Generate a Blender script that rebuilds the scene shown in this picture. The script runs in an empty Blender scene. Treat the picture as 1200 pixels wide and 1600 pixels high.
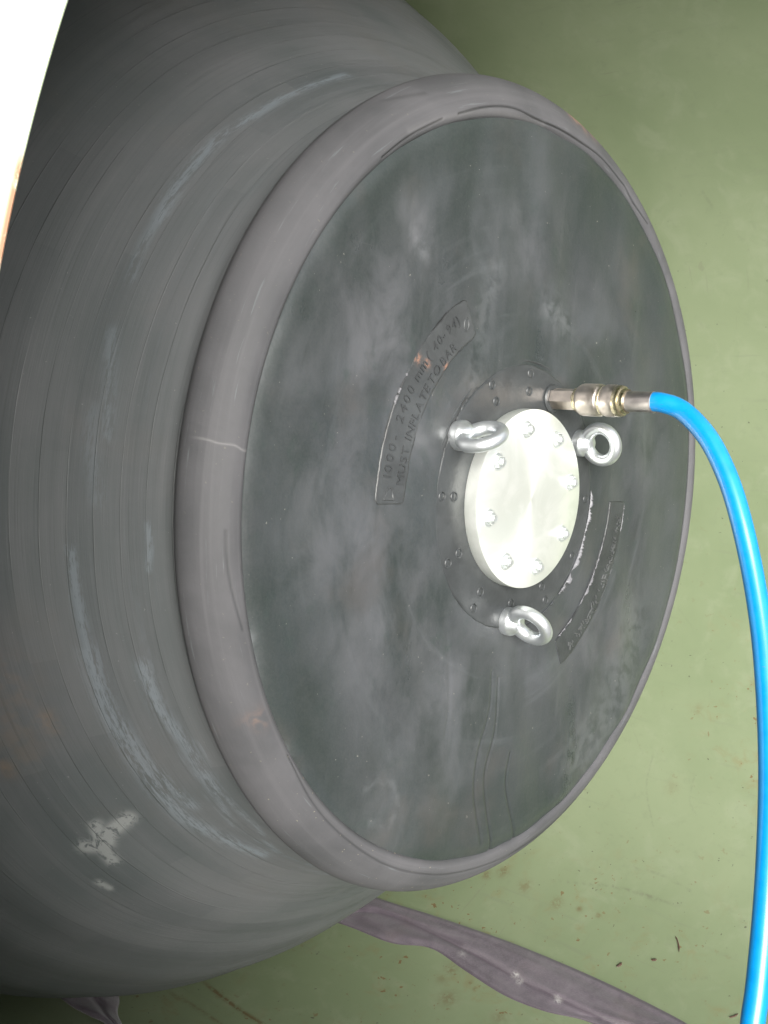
import bpy, math, random
import numpy as np
from mathutils import Matrix, Vector
random.seed(7)
SC = bpy.context.scene
COL = SC.collection

# ------------------------------------------------------------------ camera frame
# everything is laid out round the plug: its axis is world X (towards the pipe mouth), Z is up
FOC = 1650.0                                             # focal length in pixels of the 1200 x 1600 photograph
CC = np.array([0.19128923, 0.01887418, -1.45029162])     # centre of the plug's end face, camera space
NN = np.array([0.73750824, -0.10298454, 0.66743972]); NN /= np.linalg.norm(NN)
PITCH = math.radians(30.0)
cp, sp = math.cos(PITCH), math.sin(PITCH)
rr = np.linspace(-1, 1, 40001)
roll = rr[np.argmin(np.abs(NN[0]*np.sin(rr)*cp + NN[1]*np.cos(rr)*cp + NN[2]*sp))]
UU = np.array([math.sin(roll)*cp, math.cos(roll)*cp, sp])
UU -= NN*(UU@NN); UU /= np.linalg.norm(UU)
YY = np.cross(UU, NN)
E1 = np.cross(np.array([0., 1., 0.]), NN); E1 /= np.linalg.norm(E1)
E2 = np.cross(NN, E1)
PIPE_R, PIPE_T = 0.9721, 0.012
PLUG_H = 0.9841                                           # height of the plug's axis above the ground
PIPE_Y, PIPE_Z = -0.010, PIPE_R + PIPE_T
MOUTH = 0.38
W = np.stack([NN, YY, UU])                               # rows: camera space -> world
ORG = np.array([0., 0., PLUG_H])
def c2w(p): return W @ (np.asarray(p, float) - CC) + ORG
CAM = c2w((0, 0, 0))
def ray(px, py): return W @ np.array([(px-600)/FOC, -(py-800)/FOC, -1.0])
def plane_pt(px, py, dz=0.0):                            # point of the plug's end face, in face coordinates
    d = np.array([(px-600)/FOC, -(py-800)/FOC, -1.0]); c = CC + NN*dz
    P = d*(c@NN)/(d@NN) - CC
    return np.array([P@E1, P@E2])
def pipe_pt(px, py, lift=0.0):                           # point of the pipe's inner wall
    d = ray(px, py); o = CAM
    a = d[1]**2 + d[2]**2; oy, oz = o[1]-PIPE_Y, o[2]-PIPE_Z; R = PIPE_R-lift
    b = oy*d[1] + oz*d[2]; c = oy*oy + oz*oz - R*R
    t = (-b + math.sqrt(max(b*b - a*c, 0)))/a
    return o + d*t

cd = bpy.data.cameras.new('camera'); cam = bpy.data.objects.new('camera', cd); COL.objects.link(cam)
M = Matrix([[*W[:, 0]], [*W[:, 1]], [*W[:, 2]]]).transposed().to_4x4()
M.translation = Vector(CAM); cam.matrix_world = M
cd.sensor_fit = 'VERTICAL'; cd.sensor_height = 24.0; cd.sensor_width = 18.0
cd.lens = 24.0*FOC/1600.0; cd.clip_start = 0.02; cd.clip_end = 2000
SC.camera = cam

# ------------------------------------------------------------------ light
SUN = Vector((0.76, -0.44, 0.52)).normalized()
wd = bpy.data.worlds.new('World'); SC.world = wd; wd.use_nodes = True
nt = wd.node_tree; nt.nodes.clear()
sky = nt.nodes.new('ShaderNodeTexSky'); sky.sky_type = 'NISHITA'; sky.sun_disc = False
sky.sun_elevation = math.asin(SUN.z); sky.sun_rotation = math.atan2(SUN.x, SUN.y)
sky.dust_density = 3.0; sky.air_density = 1.0; sky.ozone_density = 1.0
bg = nt.nodes.new('ShaderNodeBackground'); bg.inputs[1].default_value = 0.055
wo = nt.nodes.new('ShaderNodeOutputWorld')
hs = nt.nodes.new('ShaderNodeHueSaturation'); hs.inputs['Saturation'].default_value = 0.25   # thin overcast: the sky's blue is mostly washed out
nt.links.new(sky.outputs[0], hs.inputs['Color']); nt.links.new(hs.outputs[0], bg.inputs[0]); nt.links.new(bg.outputs[0], wo.inputs[0])
sl = bpy.data.lights.new('sun', 'SUN'); so = bpy.data.objects.new('sun', sl); COL.objects.link(so)
sl.energy = 1.5; sl.angle = math.radians(45); sl.color = (1.0, 0.97, 0.91)
so.rotation_mode = 'QUATERNION'; so.rotation_quaternion = SUN.to_track_quat('Z', 'Y')
SC.view_settings.view_transform = 'Standard'; SC.view_settings.look = 'None'
SC.view_settings.gamma = 1.0; SC.view_settings.exposure = 2.05
SC.view_settings.use_curve_mapping = False
SC.render.engine = 'CYCLES'
SC.cycles.max_bounces = 10; SC.cycles.diffuse_bounces = 6; SC.cycles.glossy_bounces = 5

# ------------------------------------------------------------------ node helper
class NT:
    def __init__(s, name):
        s.m = bpy.data.materials.new(name); s.m.use_nodes = True
        s.t = s.m.node_tree; s.t.nodes.clear()
        s.out = s.t.nodes.new('ShaderNodeOutputMaterial'); s.b = s.t.nodes.new('ShaderNodeBsdfPrincipled')
        s.t.links.new(s.b.outputs[0], s.out.inputs[0])
        s.tc = s.t.nodes.new('ShaderNodeTexCoord')
        s.obj = s.tc.outputs['Object']; s.uv = s.tc.outputs['UV']
    def put(s, sock, v):
        if isinstance(v, bpy.types.NodeSocket): s.t.links.new(v, sock)
        elif v is not None: sock.default_value = v
    def math(s, op, a, b=None, c=None, clamp=False):
        n = s.t.nodes.new('ShaderNodeMath'); n.operation = op; n.use_clamp = clamp
        s.put(n.inputs[0], a); s.put(n.inputs[1], b)
        if c is not None: s.put(n.inputs[2], c)
        return n.outputs[0]
    def mapping(s, v, scale=(1, 1, 1), loc=(0, 0, 0)):
        n = s.t.nodes.new('ShaderNodeMapping'); s.put(n.inputs[0], v)
        n.inputs['Scale'].default_value = scale; n.inputs['Location'].default_value = loc
        return n.outputs[0]
    def noise(s, v, scale=5, detail=4, rough=0.55, dist=0.0):
        n = s.t.nodes.new('ShaderNodeTexNoise'); s.put(n.inputs['Vector'], v)
        n.inputs['Scale'].default_value = scale; n.inputs['Detail'].default_value = detail
        n.inputs['Roughness'].default_value = rough; n.inputs['Distortion'].default_value = dist
        return n.outputs[0]
    def ramp(s, v, a, b, lo=0.0, hi=1.0, smooth=True):
        n = s.t.nodes.new('ShaderNodeMapRange'); n.interpolation_type = 'SMOOTHSTEP' if smooth else 'LINEAR'
        s.put(n.inputs[0], v); n.inputs[1].default_value = a; n.inputs[2].default_value = b
        n.inputs[3].default_value = lo; n.inputs[4].default_value = hi
        return n.outputs[0]
    def mix(s, f, a, b, mode='MIX'):
        n = s.t.nodes.new('ShaderNodeMix'); n.data_type = 'RGBA'; n.blend_type = mode; n.clamp_factor = True
        s.put(n.inputs[0], f)
        s.put(n.inputs[6], (*a, 1) if isinstance(a, tuple) else a); s.put(n.inputs[7], (*b, 1) if isinstance(b, tuple) else b)
        return n.outputs[2]
    def sep(s, v):
        n = s.t.nodes.new('ShaderNodeSeparateXYZ'); s.put(n.inputs[0], v); return n.outputs
    def comb(s, x, y, z=0.0):
        n = s.t.nodes.new('ShaderNodeCombineXYZ'); s.put(n.inputs[0], x); s.put(n.inputs[1], y); s.put(n.inputs[2], z); return n.outputs[0]
    def attr(s, name):
        n = s.t.nodes.new('ShaderNodeAttribute'); n.attribute_name = name; return n.outputs['Fac']
    def bump(s, h, strength=0.3, dist=0.001, normal=None):
        n = s.t.nodes.new('ShaderNodeBump'); n.inputs['Strength'].default_value = strength; n.inputs['Distance'].default_value = dist
        s.put(n.inputs['Height'], h)
        if normal is not None: s.put(n.inputs['Normal'], normal)
        return n.outputs[0]
    def set(s, **k):
        for a, v in k.items():
            nm = {'col': 'Base Color', 'rough': 'Roughness', 'metal': 'Metallic', 'nrm': 'Normal', 'spec': 'Specular IOR Level',
                  'coat': 'Coat Weight', 'crough': 'Coat Roughness', 'aniso': 'Anisotropic', 'sheen': 'Sheen Weight', 'srough': 'Sheen Roughness', 'tangent': 'Tangent'}[a]
            if isinstance(v, tuple) and len(v) == 3: v = (*v, 1)
            s.put(s.b.inputs[nm], v)
        return s.m

# ------------------------------------------------------------------ materials
def mat_body():
    s = NT('moulded_rubber_body')
    th, sv, _ = s.sep(s.uv)                               # UV: x = arc round the axis in metres at r = 1 (theta), y = arc length along profile
    streak = s.noise(s.mapping(s.uv, (2.0, 60, 1)), 1.0, 5, 0.6)
    streak2 = s.noise(s.mapping(s.uv, (5.0, 190, 1)), 1.0, 4, 0.65, 0.2)
    cloud = s.noise(s.obj, 3.2, 5, 0.6, 0.6)
    fine = s.noise(s.obj, 90, 4, 0.6)
    col = s.mix(s.ramp(cloud, 0.3, 0.7), (0.080, 0.090, 0.093), (0.114, 0.118, 0.124))
    col = s.mix(s.ramp(streak, 0.35, 0.75, 0, 0.28), col, (0.142, 0.143, 0.150))
    col = s.mix(s.ramp(streak2, 0.55, 0.8, 0, 0.35), col, (0.080, 0.089, 0.091))
    # ply lines: wandering thin dark joints between the wound strips, each strip of a slightly different tone
    wob = s.math('MULTIPLY', s.math('SUBTRACT', s.noise(s.mapping(s.uv, (1.6, 3.0, 1)), 1.0, 2, 0.5), 0.5), 0.016)
    q = s.math('DIVIDE', s.math('ADD', sv, wob), 0.031)
    fr = s.math('FRACT', q); idx = s.math('FLOOR', q)
    d = s.math('MULTIPLY', s.math('MINIMUM', fr, s.math('SUBTRACT', 1.0, fr)), 0.031)
    line = s.ramp(d, 0.0001, 0.0010, 1, 0)
    brk = s.ramp(s.noise(s.comb(s.math('MULTIPLY', th, 2.2), s.math('MULTIPLY', idx, 7.3)), 1.0, 4, 0.65), 0.42, 0.66)
    linem = s.math('MULTIPLY', line, brk)
    tone = s.noise(s.comb(s.math('FLOOR', s.math('ADD', s.math('MULTIPLY', th, 2.2), s.math('MULTIPLY', idx, 0.31))), idx), 3.7, 0, 0.5)
    col = s.mix(s.ramp(tone, 0.3, 0.7, 0, 0.22), col, (0.165, 0.169, 0.172))
    fst = s.noise(s.mapping(s.uv, (3, 330, 1)), 1.0, 4, 0.65)
    col = s.mix(s.ramp(fst, 0.5, 0.75, 0, 0.4), col, (0.065, 0.072, 0.074))
    # warm dusty patches
    warm = s.math('MULTIPLY', s.ramp(s.noise(s.obj, 5.5, 4, 0.6, 0.3), 0.55, 0.75), 0.2)
    col = s.mix(warm, col, (0.132, 0.118, 0.104))
    # blue-grey scuffs in a band near the end of the shoulder
    band = s.math('MULTIPLY', s.ramp(sv, 0.03, 0.06), s.ramp(sv, 0.115, 0.135, 1, 0))
    scn = s.noise(s.mapping(s.uv, (3.2, 75, 1), (3.1, 0.4, 0)), 1.0, 7, 0.68, 0.5)
    scf = s.noise(s.mapping(s.uv, (14, 60, 1)), 1.0, 4, 0.6, 0.8)
    sc1 = s.math('MULTIPLY', s.ramp(scn, 0.52, 0.66), s.ramp(scf, 0.36, 0.62))
    sect = s.math('ADD', s.ramp(s.noise(s.comb(s.math('MULTIPLY', th, 0.9), 0.7), 1.0, 2, 0.5), 0.42, 0.6), 0.12)
    scuff = s.math('MULTIPLY', s.math('MULTIPLY', sc1, band), sect, clamp=True)
    mk = s.attr('scuff')
    mkn = s.math('MULTIPLY', mk, s.ramp(s.math('ADD', s.math('MULTIPLY', s.noise(s.mapping(s.uv, (9, 110, 1), (0, 2, 0)), 1.0, 8, 0.75, 0.7), 0.6), s.math('MULTIPLY', s.noise(s.mapping(s.uv, (60, 420, 1)), 1.0, 4, 0.7), 0.4)), 0.45, 0.54), clamp=True)
    allsc = s.math('MAXIMUM', scuff, mkn)
    col = s.mix(s.math('MULTIPLY', allsc, 0.42), col, (0.23, 0.27, 0.305))
    pale = s.attr('pale')
    pm = s.math('MULTIPLY', pale, s.ramp(s.noise(s.mapping(s.uv, (45, 90, 1)), 1.0, 6, 0.7, 0.6), 0.40, 0.52), clamp=True)
    col = s.mix(s.math('MULTIPLY', pm, 0.6), col, (0.32, 0.33, 0.325))
    rust = s.math('MULTIPLY', s.attr('rust'), s.ramp(s.noise(s.obj, 40, 4, 0.6), 0.35, 0.65), clamp=True)
    col = s.mix(s.math('MULTIPLY', rust, 0.45), col, (0.22, 0.15, 0.10))
    speck = s.ramp(s.noise(s.obj, 210, 2, 0.5), 0.755, 0.775)
    col = s.mix(s.math('MULTIPLY', speck, 0.5), col, (0.24, 0.25, 0.24))
    col = s.mix(s.math('MULTIPLY', linem, 0.8), col, (0.045, 0.05, 0.05))
    h = s.math('ADD', s.math('MULTIPLY', fr, 0.15), s.math('MULTIPLY', linem, -0.85))
    fs = s.noise(s.mapping(s.uv, (4, 420, 1)), 1.0, 3, 0.6)
    h = s.math('ADD', h, s.math('MULTIPLY', fs, 0.35)); h = s.math('ADD', h, s.math('MULTIPLY', streak2, 0.5)); h = s.math('ADD', h, s.math('MULTIPLY', fine, 0.25))
    nr = s.bump(h, 0.5, 0.0009)
    return s.set(col=col, rough=s.ramp(streak, 0.2, 0.8, 0.42, 0.6), spec=0.42, nrm=nr)

def mat_bead():
    s = NT('rolled_rubber_rim')
    cloud = s.noise(s.obj, 6, 5, 0.6, 0.4)
    st = s.noise(s.mapping(s.uv, (1.5, 70, 1)), 1.0, 5, 0.6, 0.3)
    col = s.mix(s.ramp(cloud, 0.3, 0.7), (0.064, 0.065, 0.069), (0.092, 0.091, 0.097))
    col = s.mix(s.ramp(st, 0.45, 0.75, 0, 0.5), col, (0.112, 0.110, 0.117))
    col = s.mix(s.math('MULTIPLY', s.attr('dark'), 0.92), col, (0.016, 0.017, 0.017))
    col = s.mix(s.math('MULTIPLY', s.attr('pale'), 0.5), col, (0.22, 0.215, 0.215))
    rust = s.math('MULTIPLY', s.attr('rust'), s.ramp(s.noise(s.obj, 55, 4, 0.6, 0.5), 0.38, 0.62), clamp=True)
    col = s.mix(s.math('MULTIPLY', rust, 0.75), col, (0.34, 0.19, 0.12))
    grit = s.ramp(s.noise(s.obj, 190, 2, 0.5), 0.72, 0.75)
    low = s.attr('grit')
    col = s.mix(s.math('MULTIPLY', grit, s.math('ADD', s.math('MULTIPLY', low, 0.7), 0.10), clamp=True), col, (0.36, 0.33, 0.22))
    sc = s.math('MULTIPLY', s.ramp(s.noise(s.mapping(s.uv, (12, 180, 1)), 1.0, 5, 0.6), 0.62, 0.7), 0.3)
    col = s.mix(sc, col, (0.17, 0.19, 0.2))
    nr = s.bump(s.math('ADD', s.noise(s.obj, 70, 5, 0.6), s.math('MULTIPLY', st, 0.8)), 0.45, 0.0009)
    return s.set(col=col, rough=s.ramp(cloud, 0.3, 0.7, 0.55, 0.7), spec=0.3, nrm=nr)

def mat_face():
    s = NT('dusty_rubber_face')
    x, y, z = s.sep(s.obj)
    r = s.math('SQRT', s.math('ADD', s.math('MULTIPLY', x, x), s.math('MULTIPLY', y, y)))
    th = s.math('ARCTAN2', y, x)
    c1 = s.noise(s.mapping(s.obj, (1, 1, 0.1), (0.37, 0.1, 0)), 3.6, 6, 0.62, 0.9)
    c2 = s.noise(s.mapping(s.obj, (1.5, 0.8, 0.1), (2.3, 1.4, 0)), 6.0, 5, 0.55, 0.4)
    c3 = s.noise(s.mapping(s.obj, (3.2, 0.45, 0.1), (5.3, 1.4, 0)), 9.0, 5, 0.6, 0.5)
    col = s.mix(s.ramp(c1, 0.30, 0.72), (0.020, 0.028, 0.027), (0.046, 0.050, 0.055))
    col = s.mix(s.ramp(c2, 0.45, 0.78, 0, 0.55), col, (0.080, 0.087, 0.098))
    col = s.mix(s.ramp(c2, 0.46, 0.28, 0, 0.6), col, (0.020, 0.028, 0.028))
    col = s.mix(s.ramp(c3, 0.50, 0.80, 0, 0.28), col, (0.085, 0.09, 0.097))
    # wiping marks round the centre
    wip = s.noise(s.comb(s.math('MULTIPLY', th, 1.2), s.math('MULTIPLY', r, 45)), 1.0, 5, 0.6, 0.3)
    col = s.mix(s.ramp(wip, 0.54, 0.74, 0, 0.35), col, (0.088, 0.098, 0.105))
    # darker towards the rim: fall-off of the face's sheen painted into the colour
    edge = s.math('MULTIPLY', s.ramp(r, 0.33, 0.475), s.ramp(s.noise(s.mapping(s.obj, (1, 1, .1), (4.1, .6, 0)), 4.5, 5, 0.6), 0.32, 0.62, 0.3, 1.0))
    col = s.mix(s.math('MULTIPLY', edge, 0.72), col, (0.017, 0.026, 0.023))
    for scl, off, lo in (((5, 300, 1), (0, 0, 0), 0.71),):
        k = s.ramp(s.noise(s.mapping(s.obj, scl, off), 1.0, 2, 0.5), lo, lo+0.04)
        k = s.math('MULTIPLY', k, s.ramp(s.noise(s.mapping(s.obj, (1, 1, 1), off), 6, 3), 0.5, 0.62))
        col = s.mix(s.math('MULTIPLY', k, 0.25), col, (0.13, 0.13, 0.135))
    speck = s.ramp(s.noise(s.obj, 210, 2, 0.5), 0.755, 0.775)
    col = s.mix(s.math('MULTIPLY', speck, 0.7), col, (0.32, 0.31, 0.27))
    pale = s.math('MULTIPLY', s.attr('pale'), s.ramp(s.noise(s.obj, 45, 4, 0.6, 0.5), 0.35, 0.6), clamp=True)
    dust_sheen = s.math('MULTIPLY', s.attr('dust_sheen'), s.ramp(s.noise(s.mapping(s.obj, (1.3, 0.9, 0.1), (7, 3, 0)), 11, 6, 0.62, 0.4), 0.30, 0.70), clamp=True)  # dust clouds that also paint the broad sheen left of centre
    col = s.mix(s.math('MULTIPLY', dust_sheen, 1.5, clamp=True), col, (0.108, 0.111, 0.121))
    grn = s.math('MULTIPLY', s.ramp(s.noise(s.obj, 34, 5, 0.65, 0.2), 0.52, 0.72, 0, 0.4), s.ramp(s.noise(s.obj, 5, 2), 0.4, 0.6))
    col = s.mix(grn, col, (0.024, 0.040, 0.034))
    gra = s.ramp(s.noise(s.obj, 330, 3, 0.7), 0.35, 0.65, 0, 0.14)
    col = s.mix(gra, col, (0.10, 0.098, 0.095))
    for_warm = s.math('MULTIPLY', s.ramp(s.noise(s.mapping(s.obj, (1, 1, .1), (9, 9, 0)), 6, 4, 0.6), 0.52, 0.7, 0, 0.4), 1.0)
    col = s.mix(for_warm, col, (0.066, 0.060, 0.056))
    col = s.mix(s.math('MULTIPLY', pale, 0.6), col, (0.17, 0.18, 0.19))
    col = s.mix(s.math('MULTIPLY', s.attr('dark'), 0.85), col, (0.014, 0.016, 0.016))
    h = s.math('ADD', s.math('MULTIPLY', c3, 0.6), s.math('MULTIPLY', s.noise(s.obj, 120, 4, 0.6), 0.3))
    h = s.math('ADD', h, s.math('MULTIPLY', s.noise(s.obj, 22, 3, 0.5), 1.2))
    return s.set(col=col, rough=s.ramp(c2, 0.3, 0.7, 0.27, 0.42), spec=0.75, nrm=s.bump(h, 0.55, 0.0012))

def mat_rubber(name, base, rough=0.45, bump=0.4, pale=(0.14, 0.14, 0.14)):
    s = NT(name)
    c = s.noise(s.obj, 14, 6, 0.65, 0.6)
    col = s.mix(s.ramp(c, 0.3, 0.7), tuple(v*0.78 for v in base), tuple(v*1.25 for v in base))
    col = s.mix(s.ramp(s.noise(s.mapping(s.obj, (0.6, 3, 1)), 28, 5, 0.6, 0.5), 0.56, 0.8, 0, 0.4), col, pale)
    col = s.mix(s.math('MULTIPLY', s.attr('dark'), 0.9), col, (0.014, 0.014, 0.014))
    o = s.math('MULTIPLY', s.attr('rust'), s.ramp(s.noise(s.obj, 130, 4, 0.7, 0.5), 0.40, 0.56), clamp=True)
    col = s.mix(s.math('MULTIPLY', o, 0.6), col, (0.34, 0.18, 0.12))
    nr = s.bump(s.math('ADD', s.noise(s.obj, 130, 4, 0.6), s.math('MULTIPLY', s.noise(s.obj, 40, 3, 0.6), 1.5)), bump, 0.0009)
    return s.set(col=col, rough=rough, spec=0.45, nrm=nr)

def mat_paint(name='green_pipe_paint'):
    s = NT(name)
    c = s.noise(s.obj, 2.2, 5, 0.6, 0.4)
    col = s.mix(s.ramp(c, 0.3, 0.7), (0.180, 0.224, 0.128), (0.222, 0.264, 0.160))
    col = s.mix(s.ramp(s.noise(s.obj, 14, 6, 0.65, 0.4), 0.5, 0.72, 0, 0.35), col, (0.265, 0.30, 0.205))
    rub = s.ramp(s.noise(s.mapping(s.obj, (1, 9, 9)), 5, 5, 0.6, 0.3), 0.60, 0.72, 0, 0.28)
    col = s.mix(rub, col, (0.165, 0.18, 0.125))
    col = s.mix(s.ramp(s.noise(s.obj, 46, 6, 0.7, 0.3), 0.52, 0.75, 0, 0.3), col, (0.165, 0.19, 0.12))
    x, y, z = s.sep(s.obj)
    low = s.ramp(z, -0.45, -0.80)                          # dirt gathers on the invert
    zone = s.math('MULTIPLY', s.ramp(s.noise(s.obj, 3.4, 3, 0.6), 0.42, 0.62), low)
    smear = s.math('MULTIPLY', s.ramp(s.noise(s.mapping(s.obj, (1, 1.0, 1.0)), 21, 6, 0.7, 0.6), 0.52, 0.70), zone)
    col = s.mix(s.math('MULTIPLY', smear, 0.55), col, (0.20, 0.165, 0.08))
    spots = s.math('MULTIPLY', s.ramp(s.noise(s.obj, 62, 3, 0.6, 0.2), 0.655, 0.70), s.math('ADD', s.math('MULTIPLY', zone, 0.9), s.math('MULTIPLY', low, 0.18)), clamp=True)
    col = s.mix(s.math('MULTIPLY', spots, 0.85), col, (0.155, 0.085, 0.035))
    dk = s.math('MULTIPLY', s.ramp(s.noise(s.obj, 85, 2, 0.5), 0.735, 0.755), s.ramp(z, 0.2, -0.5), clamp=True)
    col = s.mix(s.math('MULTIPLY', dk, 0.7), col, (0.06, 0.055, 0.04))
    for ox, st in ((0, (14, 1.0, 1.0)), (5, (1.0, 16, 16)), (9, (5, 11, 2))):
        k = s.ramp(s.noise(s.mapping(s.obj, st, (ox, ox*2, 0)), 9, 3, 0.5, 0.3), 0.705, 0.73)
        k = s.math('MULTIPLY', k, s.ramp(s.noise(s.mapping(s.obj, (1, 1, 1), (ox, 0, 3)), 3, 2), 0.5, 0.62))
        col = s.mix(s.math('MULTIPLY', k, 0.35), col, (0.17, 0.17, 0.12))
    rl = s.math('MULTIPLY', s.attr('rust'), s.ramp(s.noise(s.obj, 85, 6, 0.75, 0.4), 0.38, 0.54), clamp=True)
    scl = s.math('MULTIPLY', s.attr('scratch'), s.ramp(s.noise(s.obj, 120, 4, 0.7), 0.35, 0.6), clamp=True)
    col = s.mix(s.math('MULTIPLY', scl, 0.55), col, (0.12, 0.115, 0.085))
    col = s.mix(s.math('MULTIPLY', rl, 0.8), col, (0.13, 0.08, 0.035))
    nr = s.bump(s.math('ADD', s.noise(s.obj, 9, 4, 0.5), s.math('MULTIPLY', s.noise(s.obj, 160, 2, 0.5), 0.15)), 0.3, 0.0016)
    return s.set(col=col, rough=s.ramp(c, 0.3, 0.7, 0.38, 0.5), spec=0.45, nrm=nr)

def mat_outer():
    s = NT('outer_paint_sunlit_tone')
    n = s.noise(s.obj, 6, 5, 0.6)
    return s.set(col=s.mix(s.ramp(n, 0.3, 0.7), (0.72, 0.75, 0.66), (0.78, 0.80, 0.72)), rough=0.6)  # whitish tone puts the sun's glare into the outer coat's colour

def mat_edge():
    s = NT('green_edge_paint_sunlit_tone_with_rust')
    n = s.ramp(s.noise(s.obj, 60, 4, 0.65, 0.3), 0.36, 0.50)
    geo = s.obj; tot = None                                 # two rusty stretches where the paint has chipped off the cut edge
    for px, py, w in ((24, 305, 0.018), (6, 365, 0.016)):
        d = ray(px, py); q = CAM + d*((MOUTH-CAM[0])/d[0]) - np.array([0, PIPE_Y, PIPE_Z])
        v = s.t.nodes.new('ShaderNodeVectorMath'); v.operation = 'DISTANCE'; s.put(v.inputs[0], s.obj); v.inputs[1].default_value = tuple(q)
        k = s.ramp(v.outputs['Value'], w*0.6, w*1.3, 1, 0); tot = k if tot is None else s.math('MAXIMUM', tot, k)
    _, ey, ez = s.sep(s.obj)
    er = s.math('SQRT', s.math('ADD', s.math('MULTIPLY', ey, ey), s.math('MULTIPLY', ez, ez)))
    n = s.math('MULTIPLY', s.math('MULTIPLY', n, tot), s.ramp(er, PIPE_R+0.002, PIPE_R+0.0045, 1, 0))
    col = s.mix(n, (0.60, 0.70, 0.50), (0.45, 0.24, 0.15))  # green lightened so the sunlit look of the cut edge is painted in
    return s.set(col=col, rough=0.5)

def mat_alu():
    s = NT('turned_aluminium')
    x, y, z = s.sep(s.obj)
    r = s.math('SQRT', s.math('ADD', s.math('MULTIPLY', x, x), s.math('MULTIPLY', y, y)))
    rings = s.noise(s.comb(s.math('MULTIPLY', r, 900), 0.0), 1.0, 3, 0.7)
    tg = s.t.nodes.new('ShaderNodeTangent'); tg.direction_type = 'RADIAL'; tg.axis = 'Z'
    smear = s.noise(s.obj, 18, 4, 0.6, 0.8)
    return s.set(col=s.mix(s.ramp(smear, 0.4, 0.7), (0.74, 0.77, 0.72), (0.84, 0.86, 0.82)), metal=0.62, rough=0.38, aniso=0.8,
                 tangent=tg.outputs[0], nrm=s.bump(rings, 0.12, 0.0003))

def mat_metal(name, col, rough=0.3, metal=1.0, var=0.15, scale=60, bump=0.1):
    s = NT(name)
    n = s.noise(s.obj, scale, 4, 0.6)
    c = s.mix(s.ramp(n, 0.3, 0.7), tuple(v*(1-var) for v in col), tuple(min(1, v*(1+var*0.6)) for v in col))
    return s.set(col=c, metal=metal, rough=s.ramp(n, 0.3, 0.7, rough*0.8, rough*1.3), nrm=s.bump(n, bump, 0.0003))

def mat_hose():
    s = NT('blue_air_hose')
    n = s.noise(s.obj, 60, 4, 0.6)
    col = s.mix(s.ramp(n, 0.3, 0.7), (0.0, 0.225, 0.58), (0.003, 0.26, 0.64))
    col = s.mix(s.ramp(s.noise(s.obj, 35, 5, 0.7), 0.60, 0.72, 0, 0.4), col, (0.06, 0.22, 0.40))
    col = s.mix(s.ramp(s.noise(s.mapping(s.obj, (1, 6, 1)), 120, 3, 0.7), 0.66, 0.72, 0, 0.5), col, (0.16, 0.20, 0.24))
    return s.set(col=col, rough=0.30, spec=0.5, coat=0.6, crough=0.13, nrm=s.bump(n, 0.1, 0.0004))

def mat_sling():
    s = NT('faded_purple_webbing')
    u, v, _ = s.sep(s.uv)
    weave = s.noise(s.mapping(s.uv, (500, 900, 1)), 1.0, 2, 0.5)
    c = s.noise(s.obj, 24, 6, 0.68, 0.6)
    c2 = s.noise(s.mapping(s.uv, (5, 45, 1)), 1.0, 5, 0.6, 0.4)
    col = s.mix(s.ramp(c, 0.3, 0.7), (0.084, 0.071, 0.086), (0.138, 0.119, 0.139))
    col = s.mix(s.ramp(c2, 0.4, 0.75, 0, 0.6), col, (0.158, 0.142, 0.156))
    col = s.mix(s.ramp(s.noise(s.obj, 9, 4, 0.6), 0.5, 0.7, 0, 0.55), col, (0.125, 0.098, 0.10))
    col = s.mix(s.ramp(s.noise(s.mapping(s.uv, (260, 700, 1)), 1.0, 3, 0.7), 0.4, 0.7, 0, 0.35), col, (0.22, 0.19, 0.215))
    pale = s.math('MULTIPLY', s.attr('pale'), s.ramp(s.noise(s.obj, 150, 4, 0.7), 0.40, 0.55), clamp=True)
    col = s.mix(s.math('MULTIPLY', pale, 0.9), col, (0.46, 0.45, 0.44))
    col = s.mix(s.math('MULTIPLY', s.attr('dark'), 0.7), col, (0.045, 0.033, 0.045))
    h = s.math('ADD', s.math('MULTIPLY', weave, 0.25), s.math('MULTIPLY', s.noise(s.obj, 90, 4, 0.6), 1.0))
    return s.set(col=col, rough=0.85, spec=0.2, sheen=0.25, nrm=s.bump(h, 0.6, 0.0012))

def mat_ground():
    s = NT('concrete_yard')
    c = s.noise(s.obj, 1.3, 7, 0.65); f = s.noise(s.obj, 30, 5, 0.7)
    col = s.mix(s.ramp(c, 0.3, 0.7), (0.075, 0.074, 0.072), (0.115, 0.113, 0.108))
    col = s.mix(s.ramp(f, 0.4, 0.7, 0, 0.4), col, (0.06, 0.058, 0.055))
    return s.set(col=col, rough=0.9, nrm=s.bump(f, 0.4, 0.01))

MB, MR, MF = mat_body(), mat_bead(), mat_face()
M_flange = mat_rubber('rubber_flange', (0.046, 0.050, 0.052), 0.32, 0.35, (0.075, 0.077, 0.08))
M_tag = mat_rubber('rubber_label', (0.054, 0.058, 0.060), 0.34, 0.5, (0.07, 0.07, 0.075))
M_tagdark = mat_rubber('rubber_label_dark', (0.038, 0.042, 0.043), 0.34, 0.5, (0.10, 0.10, 0.10))
M_letter = mat_rubber('rubber_lettering', (0.042, 0.045, 0.047), 0.42, 0.3, (0.05, 0.05, 0.05))
M_lip = mat_rubber('torn_rubber_lip', (0.15, 0.15, 0.162), 0.35, 0.6, (0.3, 0.3, 0.32))
M_paint, M_edge, M_alu, M_hose, M_sling, M_ground = mat_paint(), mat_edge(), mat_alu(), mat_hose(), mat_sling(), mat_ground()
M_outer = mat_outer()
M_zinc = mat_metal('zinc_plated_steel', (0.80, 0.83, 0.85), 0.36, 0.88, 0.04, 15, 0.01)
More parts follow.
